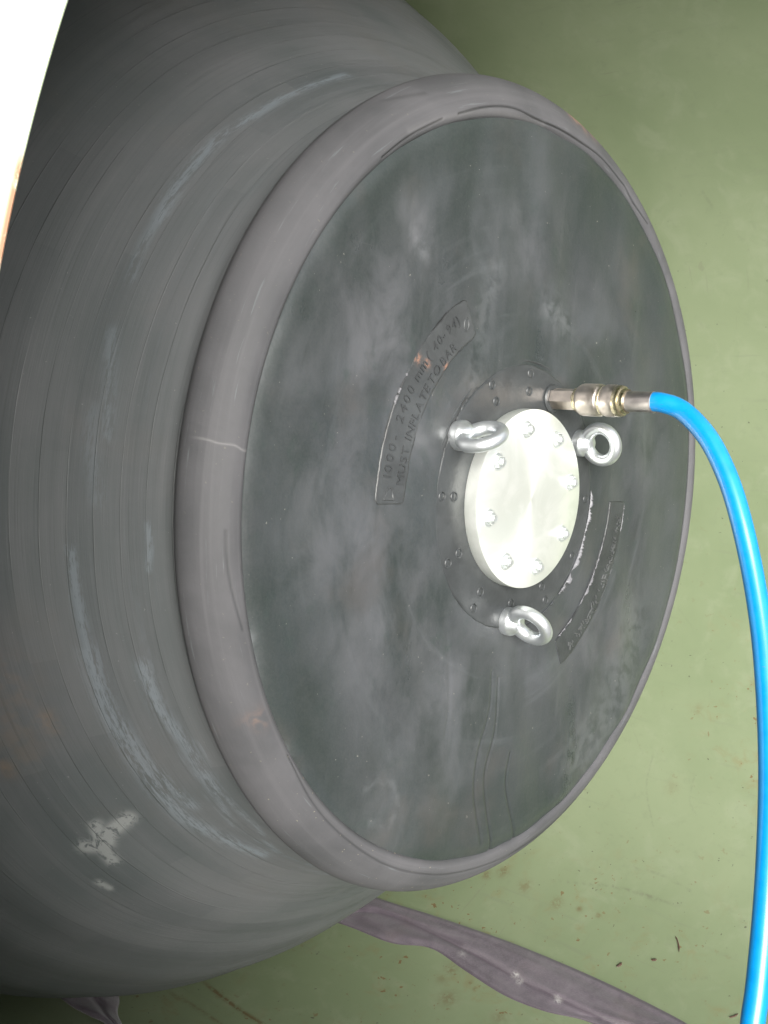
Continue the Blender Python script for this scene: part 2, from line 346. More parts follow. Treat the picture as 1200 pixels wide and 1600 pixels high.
M_bolt = mat_metal('bright_steel_bolt', (0.82, 0.86, 0.85), 0.33, 0.8, 0.05, 40)
M_nickel = mat_metal('nickel_plated_brass', (0.74, 0.66, 0.60), 0.36, 1.0, 0.12, 70)
M_brass = mat_metal('worn_brass', (0.74, 0.66, 0.46), 0.26, 1.0, 0.15, 70)
M_ferrule = mat_metal('dull_steel_ferrule', (0.60, 0.55, 0.53), 0.36, 1.0, 0.12, 60)
M_rust = mat_metal('rust', (0.075, 0.042, 0.028), 0.8, 0.0, 0.3, 200)

# ------------------------------------------------------------------ mesh helpers
def link(name, me, mat, parent=None, smooth=True):
    if mat is not None: me.materials.append(mat)
    me.polygons.foreach_set('use_smooth', [smooth]*len(me.polygons))
    o = bpy.data.objects.new(name, me); COL.objects.link(o)
    if parent is not None: o.parent = parent
    return o
def tag(o, label=None, cat=None, group=None, kind=None):
    if label: o['label'] = label
    if cat: o['category'] = cat
    if group: o['group'] = group
    if kind: o['kind'] = kind
    return o
def empty(name, mat4=None, loc=None):
    o = bpy.data.objects.new(name, None); COL.objects.link(o); o.empty_display_size = 0.1
    if mat4 is not None: o.matrix_world = mat4
    if loc is not None: o.location = loc
    return o
def grid_mesh(name, P, uv=None, wrap_u=False, wrap_v=False, attrs=None, flip=False):
    """P: (nu, nv, 3) points; faces between neighbours."""
    nu, nv, _ = P.shape
    I = np.arange(nu*nv).reshape(nu, nv)
    iu = np.arange(nu if wrap_u else nu-1); jv = np.arange(nv if wrap_v else nv-1)
    A = I[iu][:, jv]; B = I[(iu+1) % nu][:, jv]; C = I[(iu+1) % nu][:, (jv+1) % nv]; D = I[iu][:, (jv+1) % nv]
    F = np.stack([A, B, C, D], -1).reshape(-1, 4)
    if flip: F = F[:, ::-1]
    me = bpy.data.meshes.new(name)
    me.vertices.add(nu*nv); me.vertices.foreach_set('co', P.reshape(-1).astype(np.float32))
    n = len(F); me.loops.add(4*n); me.loops.foreach_set('vertex_index', F.reshape(-1).astype(np.int32))
    me.polygons.add(n); me.polygons.foreach_set('loop_start', np.arange(0, 4*n, 4, dtype=np.int32))
    me.polygons.foreach_set('loop_total', np.full(n, 4, np.int32))
    me.update(calc_edges=True); me.validate()
    if uv is not None:
        L = me.uv_layers.new(name='UVMap'); U = uv.reshape(-1, 2)[F.reshape(-1)].copy()
        if wrap_u:                                        # keep the seam quads from running backwards
            U = U.reshape(-1, 4, 2); span = uv[..., 0].max() - uv[..., 0].min()
            m = (U[..., 0].max(1) - U[..., 0].min(1)) > span*0.5
            sub = U[m]; sub[..., 0] = np.where(sub[..., 0] < uv[..., 0].min()+span*0.5, sub[..., 0]+span*nu/(nu-1), sub[..., 0]); U[m] = sub
            U = U.reshape(-1, 2)
        L.data.foreach_set('uv', U.reshape(-1).astype(np.float32))
    for k, v in (attrs or {}).items():
        a = me.attributes.new(k, 'FLOAT', 'POINT'); a.data.foreach_set('value', v.reshape(-1).astype(np.float32))
    return me
def raw_mesh(name, V, F):
    me = bpy.data.meshes.new(name); me.from_pydata([tuple(map(float, v)) for v in V], [], F); me.update(); return me
def pl_dist(X, Y, pts):
    """distance of points to a polyline"""
    best = np.full(X.shape, 9e9)
    for (ax, ay), (bx, by) in zip(pts[:-1], pts[1:]):
        dx, dy = bx-ax, by-ay; L = dx*dx + dy*dy + 1e-12
        t = np.clip(((X-ax)*dx + (Y-ay)*dy)/L, 0, 1)
        best = np.minimum(best, np.hypot(X-ax-t*dx, Y-ay-t*dy))
    return best
def spline(pts, n=12):
    """Catmull-Rom through the points"""
    p = [np.array(q, float) for q in pts]; p = [2*p[0]-p[1]] + p + [2*p[-1]-p[-2]]; out = []
    for i in range(1, len(p)-2):
        for k in range(n):
            t = k/n; out.append(0.5*((2*p[i]) + (-p[i-1]+p[i+1])*t + (2*p[i-1]-5*p[i]+4*p[i+1]-p[i+2])*t*t + (-p[i-1]+3*p[i]-3*p[i+1]+p[i+2])*t**3))
    out.append(p[-2]); return np.array(out)
def lathe(name, prof, seg=48, mat=None, parent=None, smooth=True, closed=False):
    prof = np.array(prof, float); th = np.linspace(0, 2*math.pi, seg, endpoint=False)
    P = np.stack([np.cos(th)[:, None]*prof[None, :, 0], np.sin(th)[:, None]*prof[None, :, 0], np.repeat(prof[None, :, 1], seg, 0)], -1)
    me = grid_mesh(name, P, wrap_u=True, wrap_v=closed)
    o = link(name, me, mat, parent, smooth)
    if smooth:
        try: me.set_sharp_from_angle(angle=math.radians(38))
        except Exception: pass
    return o
def tube(name, path, rad, seg=24, mat=None, parent=None, cap=True):
    path = np.array(path, float); n = len(path)
    T = np.gradient(path, axis=0); T /= np.linalg.norm(T, axis=1)[:, None]
    up = np.array([0.3, 0.5, 0.81]); N = np.zeros_like(T); a = np.cross(T[0], up); N[0] = a/np.linalg.norm(a)
    for i in range(1, n):
        v = N[i-1] - T[i]*(N[i-1]@T[i]); N[i] = v/np.linalg.norm(v)
    Bn = np.cross(T, N); th = np.linspace(0, 2*math.pi, seg, endpoint=False)
    R = rad if np.ndim(rad) else np.full(n, rad)
    P = path[:, None] + R[:, None, None]*(np.cos(th)[None, :, None]*N[:, None] + np.sin(th)[None, :, None]*Bn[:, None])
    if cap: P = np.concatenate([np.repeat(path[:1, None], seg, 1), P, np.repeat(path[-1:, None], seg, 1)])
    me = grid_mesh(name, P, wrap_v=True)
    return link(name, me, mat, parent)
rng = np.random.default_rng(3)
def wobble(n, terms, amp, seed):
    g = np.random.default_rng(seed); t = np.linspace(0, 2*math.pi, n, endpoint=False); o = np.zeros(n)
    for k in range(1, terms+1): o += g.normal()/k**0.8*np.sin(k*t + g.uniform(0, 6.28))
    return o/np.abs(o).max()*amp

# ------------------------------------------------------------------ setting: yard ground
gp = np.zeros((2, 2, 3)); gp[0, :, 0] = -300; gp[1, :, 0] = 300; gp[:, 0, 1] = -300; gp[:, 1, 1] = 300
g = link('ground', grid_mesh('ground', gp), M_ground, smooth=False); tag(g, 'grey yard surface outside the pipe', kind='structure')

# ------------------------------------------------------------------ green steel pipe
pipe = empty('steel_pipe', loc=(0, PIPE_Y, PIPE_Z))
tag(pipe, 'large steel pipe painted light green inside, with rust specks, holding the black rubber plug', 'pipe')
pipe.location = (0, PIPE_Y, PIPE_Z)
xs = np.concatenate([np.linspace(MOUTH, -0.6, 330), np.linspace(-0.62, -2.6, 60)]); NT_ = 1400
th = np.linspace(0, 2*math.pi, NT_, endpoint=False)
TH, XS = np.meshgrid(th, xs, indexing='ij')
P = np.stack([XS, PIPE_R*np.cos(TH), PIPE_R*np.sin(TH)], -1)
rust = np.zeros(TH.shape); TW = (TH+math.pi) % (2*math.pi) - math.pi
m = (P[..., 2] < -0.2)
for pts, w, k in (([(322, 1537), (345, 1556), (375, 1578), (410, 1600)], 0.0040, 1.3), ([(265, 1552), (300, 1570), (345, 1600)], 0.0035, 0.8)):
    q = spline([pipe_pt(*p) - np.array([0, PIPE_Y, PIPE_Z]) for p in pts], 6)
    arc = np.arctan2(q[:, 2], q[:, 1])
    d = pl_dist(TW*PIPE_R, XS, list(zip(arc*PIPE_R, q[:, 0])))
    rust = np.maximum(rust, k*np.exp(-(d/w)**2))
for (px, py, w, k) in ((705, 1515, .012, .7), (690, 1530, .010, .5), (760, 1367, .010, .8), (786, 1362, .012, .8), (820, 1385, .014, .6), (870, 1411, .012, .7), (700, 1560, .016, .7), (735, 1535, .004, 1), (742, 1545, .004, .9), (780, 1590, .014, .5), (1090, 1110, .012, .35), (1050, 1230, .014, .3), (905, 1420, .006, .9), (935, 1430, .005, .9)):
    q = pipe_pt(px, py) - np.array([0, PIPE_Y, PIPE_Z]); a = math.atan2(q[2], q[1])
    rust = np.maximum(rust, k*np.exp(-(np.hypot((TW-a)*PIPE_R, XS-q[0])/w)**2))
scr = np.zeros(TH.shape)
for pts, w, k in (([(958, 1385), (1010, 1398), (1062, 1416)], .0018, 1.0), ([(938, 1382), (985, 1392), (1030, 1410)], .0016, .7), ([(975, 1352), (1030, 1366), (1080, 1392)], .0014, .6), ([(1020, 1180), (1010, 1230), (1020, 1290)], .0016, .6), ([(1085, 1210), (1078, 1250), (1088, 1275)], .0014, .6),
                  ([(860, 1375), (950, 1385)], .0012, .6), ([(1050, 1531), (1110, 1528)], .0012, .6), ([(925, 1300), (990, 1310)], .001, .4), ([(1060, 950), (1085, 985)], .0014, .4), ([(985, 1130), (1005, 1180)], .001, .4), ([(1098, 300), (1112, 322)], .003, .5)):
    q = spline([pipe_pt(*p) - np.array([0, PIPE_Y, PIPE_Z]) for p in pts], 6); arc = np.arctan2(q[:, 2], q[:, 1])
    scr = np.maximum(scr, k*np.exp(-(pl_dist(TW*PIPE_R, XS, list(zip(arc*PIPE_R, q[:, 0])))/w)**2))
link('inner_wall', grid_mesh('inner_wall', P, wrap_u=True, attrs={'rust': rust, 'scratch': scr}), M_paint, pipe)
Po = np.stack([np.repeat(np.array([MOUTH, -2.6])[None], 240, 0), (PIPE_R+PIPE_T)*np.cos(th[:240*5:5][:240])[:, None].repeat(2, 1), (PIPE_R+PIPE_T)*np.sin(th[:240*5:5][:240])[:, None].repeat(2, 1)], -1)
tho = np.linspace(0, 2*math.pi, 240, endpoint=False)
Po[..., 1] = ((PIPE_R+PIPE_T)*np.cos(tho))[:, None]; Po[..., 2] = ((PIPE_R+PIPE_T)*np.sin(tho))[:, None]
link('outer_wall', grid_mesh('outer_wall', Po, wrap_u=True), M_outer, pipe)
for nm, xx in (('mouth_edge', MOUTH), ('back_edge', -2.6)):
    s_ = 1 if xx > 0 else -1
    pr = [(PIPE_R, 0.0), (PIPE_R+0.001, 0.001*s_), (PIPE_R+PIPE_T-0.001, 0.001*s_), (PIPE_R+PIPE_T, 0.0)]
    tt = np.linspace(0, 2*math.pi, 720, endpoint=False)
    Pe = np.array([[(xx+dz, r_*math.cos(t), r_*math.sin(t)) for r_, dz in pr] for t in tt])
    link(nm, grid_mesh(nm, Pe, wrap_u=True), M_edge, pipe, smooth=False)

# ------------------------------------------------------------------ the rubber plug (local frame: x = E1, y = E2, z = axis)
def dirw(v): return W @ v
PM = Matrix.Identity(4)
for j, v in enumerate((E1, E2, NN)):
    w_ = dirw(v)
    for i in range(3): PM[i][j] = float(w_[i])
PM.translation = Vector(ORG)
plug = empty('inflatable_pipe_plug', PM)
tag(plug, 'big black inflated rubber pipe plug with round end face, standing in the green pipe', 'pipe plug')

# body
BP = [(-0.070, .500), (-0.071, .512), (-0.080, .522), (-0.11, .538), (-.15, .560), (-.20, .597), (-.26, .657), (-.32, .722), (-.38, .781), (-.44, .829), (-.50, .868), (-.56, .896), (-.62, .917), (-.70, .934), (-.8, .944), (-.95, .948), (-1.3, .948), (-1.42, .94), (-1.56, .91), (-1.7, .83), (-1.8, .72), (-1.9, .6), (-1.98, .5)]
sp_ = spline(BP, 10); seg = np.hypot(*np.diff(sp_, axis=0).T); s0 = np.concatenate([[0], np.cumsum(seg)])
stot = s0[-1]; ss = np.concatenate([np.linspace(0, 0.9, 300), np.linspace(0.905, stot, 90)])
pz, pr = np.interp(ss, s0, sp_[:, 0]), np.interp(ss, s0, sp_[:, 1])
NB = 1440
th = np.linspace(0, 2*math.pi, NB, endpoint=False)     # the texture seam lies on the hidden far side
TH, S = np.meshgrid(th, ss, indexing='ij'); RR = np.interp(S, s0, sp_[:, 1]); ZZ = np.interp(S, s0, sp_[:, 0])
und = 0.0015*np.sin(3*TH+1.0)*np.sin(S*9) + 0.0012*np.sin(7*TH+2*S*7) + 0.0010*np.sin(S*60+2*np.sin(TH))*np.clip(S*4, 0, 1)
RR = RR + und*np.clip((S-0.05)/0.1, 0, 1)
P = np.stack([RR*np.cos(TH), RR*np.sin(TH), ZZ], -1)
def body_pt(px, py):
    d = np.array([(px-600)/FOC, -(py-800)/FOC, -1.0]); t = np.linspace(.2, 3, 8000)[:, None]; Q = d*t - CC
    z = Q@NN; r = np.linalg.norm(Q - z[:, None]*NN, axis=1)
    ok = (r < np.interp(-z, -sp_[3:, 0], sp_[3:, 1])) & (z < -.075)
    if not ok.any(): return None
    i = np.argmax(ok); a = math.atan2(Q[i]@E2, Q[i]@E1)
    return a, float(np.interp(-z[i], -sp_[:, 0], s0))
def body_mark(polys):
    out = np.zeros(TH.shape)
    for pts, w, k in polys:
        q = [body_pt(*p) for p in pts]; q = [(a*0.6, s) for a, s in q if True]
        q = [(a + (2*math.pi*0.6 if a < 0 else 0), s) for a, s in q]
        tt = np.where(TH < 0, TH+2*math.pi, TH)*0.6
        d = pl_dist(tt, S, q); out = np.maximum(out, k*np.exp(-(d/w)**2))
    return out
scuff = body_mark([
    ([(340, 218), (400, 180), (470, 140), (540, 118)], .007, 1.0), ([(250, 345), (280, 290), (345, 215)], .008, 1.0), ([(205, 440), (225, 385), (255, 335)], .006, .8),
    ([(175, 520), (172, 600), (168, 680)], .008, .55), ([(110, 860), (120, 930), (140, 1020)], .007, .9), ([(140, 1020), (165, 1100), (215, 1190), (250, 1240)], .012, 1.1),
    ([(225, 1040), (250, 1110), (290, 1160), (340, 1240)], .010, 1.1), ([(230, 1210), (290, 1280), (350, 1310), (410, 1335)], .011, 1.1), ([(190, 1130), (230, 1190), (300, 1260)], .009, 1.0),
    ([(232, 820), (235, 860), (232, 890)], .004, .9), ([(290, 1170), (330, 1220), (365, 1290)], .005, .8), ([(340, 1230), (400, 1290), (430, 1330)], .005, .8), ([(150, 780), (140, 700), (145, 640)], .01, .4)])
pale = body_mark([([(135, 1322), (165, 1320), (172, 1300), (200, 1280)], .010, 1.5), ([(150, 1290), (160, 1320), (178, 1345)], .008, 1.4), ([(155, 1378), (172, 1386)], .005, 1.2)])
rustm = body_mark([([(70, 1125), (78, 1135)], .012, 1.0), ([(0, 1195), (6, 1202)], .014, 1.0), ([(15, 1060), (25, 1150)], .03, .5), ([(5, 1170), (40, 1180)], .02, .45)])
uv = np.stack([TH*0.8, S], -1)
me = grid_mesh('body', P, uv, wrap_u=True, attrs={'scuff': scuff, 'pale': pale, 'rust': rustm})
body = link('body', me, MB, plug)

# rim (rolled bead)
NR = 2400; th = np.linspace(0, 2*math.pi, NR, endpoint=False)
RP = spline([(.4945, -.0075), (.4985, -.0025), (.5050, -.0005), (.517, -.0040), (.533, -.0155), (.5445, -.030), (.5495, -.045), (.545, -.058), (.532, -.068), (.512, -.074)], 9)[::-1]
thick = 1 + 0.10*np.exp(-((th-1.75)/0.55)**2) + wobble(NR, 9, 0.04, 5)
rc, zc, rho = 0.506, -0.038, 0.04
dr, dz_ = RP[:, 0]-rc, RP[:, 1]-zc
TH, PH = np.meshgrid(th, np.arctan2(dz_, dr), indexing='ij')
Rb = rc + dr[None]*thick[:, None]; Zb = zc + dz_[None]*(1 + (thick[:, None]-1)*0.5)
Rb += 0.0014*np.sin(3*TH+.7)
X, Y = Rb*np.cos(TH), Rb*np.sin(TH)
front = np.clip(np.sin(PH)*3, 0, 1)
def pp(pts, dz=0.0): return [tuple(plane_pt(*p, dz)) for p in pts]
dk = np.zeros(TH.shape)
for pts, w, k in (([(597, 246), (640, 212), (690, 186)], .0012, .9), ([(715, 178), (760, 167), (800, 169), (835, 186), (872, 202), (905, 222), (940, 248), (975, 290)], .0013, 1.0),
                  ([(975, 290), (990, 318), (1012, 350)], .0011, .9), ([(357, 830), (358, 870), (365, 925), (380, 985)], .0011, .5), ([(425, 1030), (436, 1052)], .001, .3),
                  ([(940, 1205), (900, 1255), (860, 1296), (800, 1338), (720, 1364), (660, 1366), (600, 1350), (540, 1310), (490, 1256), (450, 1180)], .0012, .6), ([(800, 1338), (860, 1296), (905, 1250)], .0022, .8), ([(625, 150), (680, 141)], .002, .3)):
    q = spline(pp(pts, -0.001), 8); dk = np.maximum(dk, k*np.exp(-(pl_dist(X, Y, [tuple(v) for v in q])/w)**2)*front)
pal = np.zeros(TH.shape)
q = spline(pp([(303, 683), (322, 686), (335, 692), (350, 694), (362, 702), (376, 703)], -0.02), 4)
pal = np.maximum(pal, 1.0*np.exp(-(pl_dist(X, Y, [tuple(v) for v in q])/.0010)**2)*front)
q = spline(pp([(640, 205), (700, 183), (780, 176), (850, 196)], 0), 6); pal = np.maximum(pal, .35*np.exp(-(pl_dist(X, Y, [tuple(v) for v in q])/.004)**2)*front)
ru = np.zeros(TH.shape)
for (px, py, w, k) in ((892, 180, .012, 1), (905, 190, .014, 1), (918, 202, .013, 1), (934, 215, .008, .9), (345, 1157, .006, .8), (388, 1120, .012, .3), (1010, 1060, .01, .7), (990, 1090, .01, .5)):
    a = plane_pt(px, py, -0.02); ru = np.maximum(ru, k*np.exp(-(np.hypot(X-a[0], Y-a[1])/w)**2))
gritv = np.exp(-((th-4.23)/0.35)**2)[:, None]*np.clip(front, 0, 1)
disp = -0.0016*dk + 0.0012*np.roll(dk, 0)*0
Pb = np.stack([(Rb + disp*np.cos(PH))*np.cos(TH), (Rb + disp*np.cos(PH))*np.sin(TH), Zb + disp*np.sin(PH)], -1)
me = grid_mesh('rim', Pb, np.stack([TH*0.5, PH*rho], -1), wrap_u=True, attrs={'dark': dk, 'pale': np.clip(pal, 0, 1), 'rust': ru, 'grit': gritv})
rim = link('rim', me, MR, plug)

# end face
rs = np.concatenate([np.linspace(0.15, 0.5035, 190)]); NF = 1500
th = np.linspace(-math.pi, math.pi, NF, endpoint=False); TH, R_ = np.meshgrid(th, rs, indexing='ij')
X, Y = R_*np.cos(TH), R_*np.sin(TH)
def face_z(r): return -0.007 + 0.006*np.clip((r-0.2)/0.27, 0, 1)**2
Z = face_z(R_) - 0.004*np.clip((R_-0.478)/0.02, 0, 1)**2
Z += 0.0012*np.sin(4*X*9+1)*np.sin(Y*17+2) + 0.0006*np.sin(X*60+Y*20)
dkf = np.zeros(TH.shape)
for pts, w, k, dep in (([(772, 1050), (768, 1110), (748, 1180), (741, 1240), (748, 1315)], .0026, .55, .0012), ([(782, 1060), (776, 1140), (758, 1210), (759, 1270), (766, 1335)], .0024, .6, .0014), ([(797, 1175), (789, 1225), (797, 1280), (806, 1330)], .0020, .75, .0014),
                       ([(700, 960), (705, 1080), (698, 1150)], .004, .05, .0006)):
    q = spline(pp(pts, -.004), 8); e = np.exp(-(pl_dist(X, Y, [tuple(v) for v in q])/w)**2); dkf = np.maximum(dkf, k*e*np.clip((R_-.2)*6, 0, 1)); Z -= dep*e
palf = np.zeros(TH.shape)
for pts, w, k in (([(565, 1235), (590, 1218), (615, 1225), (622, 1260), (605, 1290), (575, 1285)], .005, .3), ([(860, 480), (885, 510)], .02, .5), ([(648, 368), (664, 395)], .010, .5), ([(415, 1170), (400, 1100), (388, 1000)], .008, .8), ([(440, 1180), (470, 1260), (520, 1310)], .012, .6), ([(770, 436), (776, 444)], .003, 1.3), ([(740, 600), (760, 480), (780, 420)], .02, .3), ([(990, 980), (960, 1100), (900, 1180)], .05, .35)):
    q = pp(pts, -.004); palf = np.maximum(palf, k*np.exp(-(pl_dist(X, Y, q)/w)**2))
dust_sheenf = np.zeros(TH.shape)  # dust spots, the large ones also standing for the painted sheen
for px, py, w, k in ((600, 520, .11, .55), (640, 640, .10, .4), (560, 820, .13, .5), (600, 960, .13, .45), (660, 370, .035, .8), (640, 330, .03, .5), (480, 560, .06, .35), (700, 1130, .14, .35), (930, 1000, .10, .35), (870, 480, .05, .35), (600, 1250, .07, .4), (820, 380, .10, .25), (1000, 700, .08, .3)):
    a = plane_pt(px, py, -.004); dust_sheenf = np.maximum(dust_sheenf, k*np.exp(-(np.hypot(X-a[0], Y-a[1])/w)**2))
me = grid_mesh('end_face', np.stack([X, Y, Z], -1), wrap_u=True, attrs={'dark': dkf, 'pale': palf, 'dust_sheen': dust_sheenf})
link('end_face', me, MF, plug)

# central flange: round rubber-covered disc with a ragged joint
NFl = 900; th = np.linspace(0, 2*math.pi, NFl, endpoint=False)
rs = np.concatenate([np.linspace(0.02, 0.176, 40), np.linspace(0.178, 0.1925, 26)])
edge_r = 0.1835 + wobble(NFl, 60, 0.0012, 11)
TH, R_ = np.meshgrid(th, rs, indexing='ij'); ER = edge_r[:, None]
Z = -0.0052 + 0*R_ - 0.0065*np.clip((R_-(ER-0.0018))/0.0018, 0, 1)
groove = np.exp(-((R_-ER)/0.0024)**2)*(0.6+0.4*np.sin(TH*17+np.sin(TH*5)*3))
groove = np.clip(groove, 0, 1)
Z -= 0.0
out = np.clip((R_-ER)/0.003, 0, 1); Z = Z*(1-out) + out*(face_z(R_)+0.0002-0.006*np.clip((R_-0.188)/0.003, 0, 1)) - groove*0.0025
X, Y = R_*np.cos(TH), R_*np.sin(TH)
me = grid_mesh('flange', np.stack([X, Y, Z], -1), wrap_u=True, attrs={'dark': np.clip(groove*1.15, 0, 1), 'rust': np.zeros(TH.shape)})
flange = link('flange', me, M_flange, plug)
FZ = -0.0052
def rivet_mesh():
    prof = [(0.0, 0.0006), (0.0038, 0.0005), (0.0046, 0.0), (0.0052, 0.0), (0.0058, 0.0012), (0.0064, 0.0012), (0.0071, -0.001)]
    t = np.linspace(0, 2*math.pi, 28, endpoint=False); prof = np.array(prof)
    P = np.stack([np.cos(t)[:, None]*prof[None, :, 0], np.sin(t)[:, None]*prof[None, :, 0], np.repeat(prof[None, :, 1], 28, 0)], -1)
    return grid_mesh('rivet', P, wrap_u=True)
rm = rivet_mesh(); rm.materials.append(M_flange); rm.polygons.foreach_set('use_smooth', [True]*len(rm.polygons))
for k in range(12):
    a = math.radians(30*k)
    for r_ in (0.1465, 0.1705):
        if k == 2 : continue
        if r_ > 0.16 and k in (5, 1, 9): continue
        o = bpy.data.objects.new('rivet', rm); COL.objects.link(o); o.parent = plug; o.location = (r_*math.cos(a), r_*math.sin(a), FZ)
# torn lip of rubber along the joint
def lip(name, r_fn, a0, a1, z0, wmax, seed, parent, n=160, mat=M_lip):
    g_ = np.random.default_rng(seed); A = np.radians(np.linspace(a0, a1, n)); k = np.linspace(0, 1, n)
    w = np.clip(np.convolve(g_.random(n+16), np.ones(9)/9, 'same')[8:-8], 0, 1); w = np.clip((w-0.38)*4, 0.12, 1)*wmax*np.clip(np.sin(k*math.pi)*3, 0.15, 1)
    hh = w*0.55
    R0 = np.array([r_fn(a) for a in A])
    prof = [(0, -0.0015), (0.1, 0.6), (0.5, 1.0), (0.95, 0.7), (1.05, -0.4)]
    P = np.array([[((R0[i]+u*w[i])*math.cos(A[i]), (R0[i]+u*w[i])*math.sin(A[i]), z0+v*hh[i]+g_.normal()*0.0002) for u, v in prof] for i in range(n)])
    return link(name, grid_mesh(name, P), mat, parent)
lip('torn_lip', lambda a: 0.1838, 4, -36, -0.0055, 0.0075, 4, plug)
lip('torn_lip', lambda a: 0.1838, -37, -50, -0.0055, 0.0085, 9, plug, 60)
lip('torn_lip', lambda a: 0.1838, -52, -66, -0.0055, 0.0035, 12, plug, 60, M_flange)
lip('torn_lip', lambda a: 0.1825, 168, 128, -0.0050, 0.0028, 21, plug, 120, M_flange)

# ---- embossed label plates
def arc_plate(name, r0, r1, a0, a1, z0, h, seed, mat, rnd=0.010, orange=()):
    na, nr = 260, 34; A = np.radians(np.linspace(a0, a1, na)); K = np.linspace(0, 1, na)
    wob0, wob1 = wobble(na, 30, 0.0012, seed), wobble(na, 30, 0.0016, seed+1)
    L = abs(math.radians(a1-a0))*(r0+r1)/2
    ins = np.array([rnd-math.sqrt(max(rnd**2-(rnd-min(d, rnd))**2, 0)) for d in np.minimum(K, 1-K)*L])
    V = np.array([-0.06, -0.04, -0.015] + list(np.linspace(0, 1, nr-6)) + [1.015, 1.04, 1.06])
    hz = np.array([-1.6, -1.2, 0.2] + [1.0]*(nr-6) + [0.2, -1.2, -1.6])
    endf = np.clip(np.minimum(K, 1-K)*L/0.0022, 0, 1)
    P = np.zeros((na, nr, 3)); dark = np.zeros((na, nr)); ru = np.zeros((na, nr))
    for i in range(na):
        ra, rb = r0+ins[i]+wob0[i], r1-ins[i]+wob1[i]
        r = ra+(rb-ra)*np.array(V)
        zz = z0 + h*(hz*endf[i] - 1.3*(1-endf[i]))
        P[i, :, 0], P[i, :, 1], P[i, :, 2] = r*math.cos(A[i]), r*math.sin(A[i]), zz
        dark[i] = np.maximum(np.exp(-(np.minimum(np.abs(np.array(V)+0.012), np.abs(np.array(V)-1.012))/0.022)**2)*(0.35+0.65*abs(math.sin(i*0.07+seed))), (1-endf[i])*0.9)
    for ox, oy, w in orange:
        ru = np.maximum(ru, np.exp(-(np.hypot(P[..., 0]-ox, P[..., 1]-oy)/w)**2)*1.3)
    return link(name, grid_mesh(name, P, attrs={'dark': np.clip(dark, 0, 1), 'rust': np.clip(ru, 0, 1)}, flip=(a1 > a0)), mat, plug)
def lettering(name, items, z, parent, mat, depth=0.0016, bold=0.0):
    """items: (text, radius of baseline, start angle, step scale, size); letters stand round the arc, tops outward, read clockwise"""
    V, F = [], []
    for text, rb, a, size, adv in items:
        for ch in text:
            w = 0.35*size
            if ch != ' ':
                cu = bpy.data.curves.new('glyph', 'FONT'); cu.body = ch; cu.size = size; cu.extrude = depth/2; cu.offset = bold
                cu.resolution_u = 4
                ob = bpy.data.objects.new('glyph', cu)
                me = bpy.data.meshes.new_from_object(ob)
                if len(me.vertices):
                    co = np.array([v.co[:] for v in me.vertices]); x0, x1 = co[:, 0].min(), co[:, 0].max(); w = x1-x0
                    base = len(V)
                    for c in co:
                        aa = a - (c[0]-x0)/rb; r = rb + c[1]
                        V.append((r*math.cos(aa), r*math.sin(aa), z + c[2]))
                    F += [tuple(base+i for i in p.vertices) for p in me.polygons]
                bpy.data.objects.remove(ob); bpy.data.curves.remove(cu); bpy.data.meshes.remove(me)
            a -= (w + size*adv)/rb
    return link(name, raw_mesh(name, V, F), mat, parent, smooth=False)
lz = face_z(0.27)
oa, ob_, oc = plane_pt(657, 560), plane_pt(672, 568), plane_pt(702, 574)
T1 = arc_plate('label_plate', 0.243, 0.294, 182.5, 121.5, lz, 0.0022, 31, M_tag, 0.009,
               orange=[(oa[0], oa[1], .0055), (ob_[0], ob_[1], .005), (oc[0], oc[1], .0045), (plane_pt(712, 568)[0], plane_pt(712, 568)[1], .003)])
tag(T1, 'long grey label plate with raised numbers left of the centre')
R_ = math.radians
lettering('lettering', [('1000', 0.272, R_(175.5), 0.0190, 0.22), ('-', 0.272, R_(166.0), 0.0185, 0.2), ('2400', 0.272, R_(161.5), 0.0185, 0.24), ('mm', 0.272, R_(149.6), 0.0185, 0.16), ('(', 0.272, R_(142.6), 0.0185, 0.2),
                        ('40', 0.272, R_(139.5), 0.0175, 0.2), ('-', 0.272, R_(134.8), 0.0175, 0.2), ('94', 0.272, R_(132.5), 0.0175, 0.2), (')', 0.272, R_(128), 0.0175, 0.2),
                        ('MUST', 0.2485, R_(177.0), 0.0175, 0.14), ('INFLATE', 0.2485, R_(164.5), 0.0175, 0.16), ('TO', 0.2485, R_(146.8), 0.0170, 0.2), ('BAR', 0.2485, R_(139.6), 0.0170, 0.15)], lz+0.0026, T1, M_letter)
# small triangle mark at the lower end, ring mark at the upper end
def ridge(name, pts, z, w, h, parent, mat, close=False):
    pts = [np.array(p, float) for p in pts]
    if close: pts = pts + [pts[0]]
    P = []
    for i, p in enumerate(pts):
        a = pts[max(i-1, 0)]; b = pts[min(i+1, len(pts)-1)]
        if close and i in (0, len(pts)-1): a, b = pts[-2], pts[1]
        t = b-a; t /= np.linalg.norm(t)+1e-9; nn = np.array([-t[1], t[0]])
        P.append([(*(p-nn*w*0.6), z-h*0.5), (*(p-nn*w*0.4), z+h*0.6), (*p, z+h), (*(p+nn*w*0.4), z+h*0.6), (*(p+nn*w*0.6), z-h*0.5)])
    return link(name, grid_mesh(name, np.array(P)), mat, parent)
tri = [(0.2725*math.cos(R_(179.6))+a_, 0.2725*math.sin(R_(179.6))+b_) for a_, b_ in ((-0.009, -0.007), (0.009, -0.007), (0.006, 0.006), (-0.001, 0.008))]
ridge('triangle_mark', tri, lz+0.0022, 0.0022, 0.0016, T1, M_tag, True)
cx, cy = plane_pt(733, 507); ridge('ring_mark', [(cx+0.0045*math.cos(t), cy+0.008*math.sin(t)) for t in np.linspace(0, 2*math.pi, 18)[:-1]], lz+0.0022, 0.002, 0.0016, T1, M_tag, True)
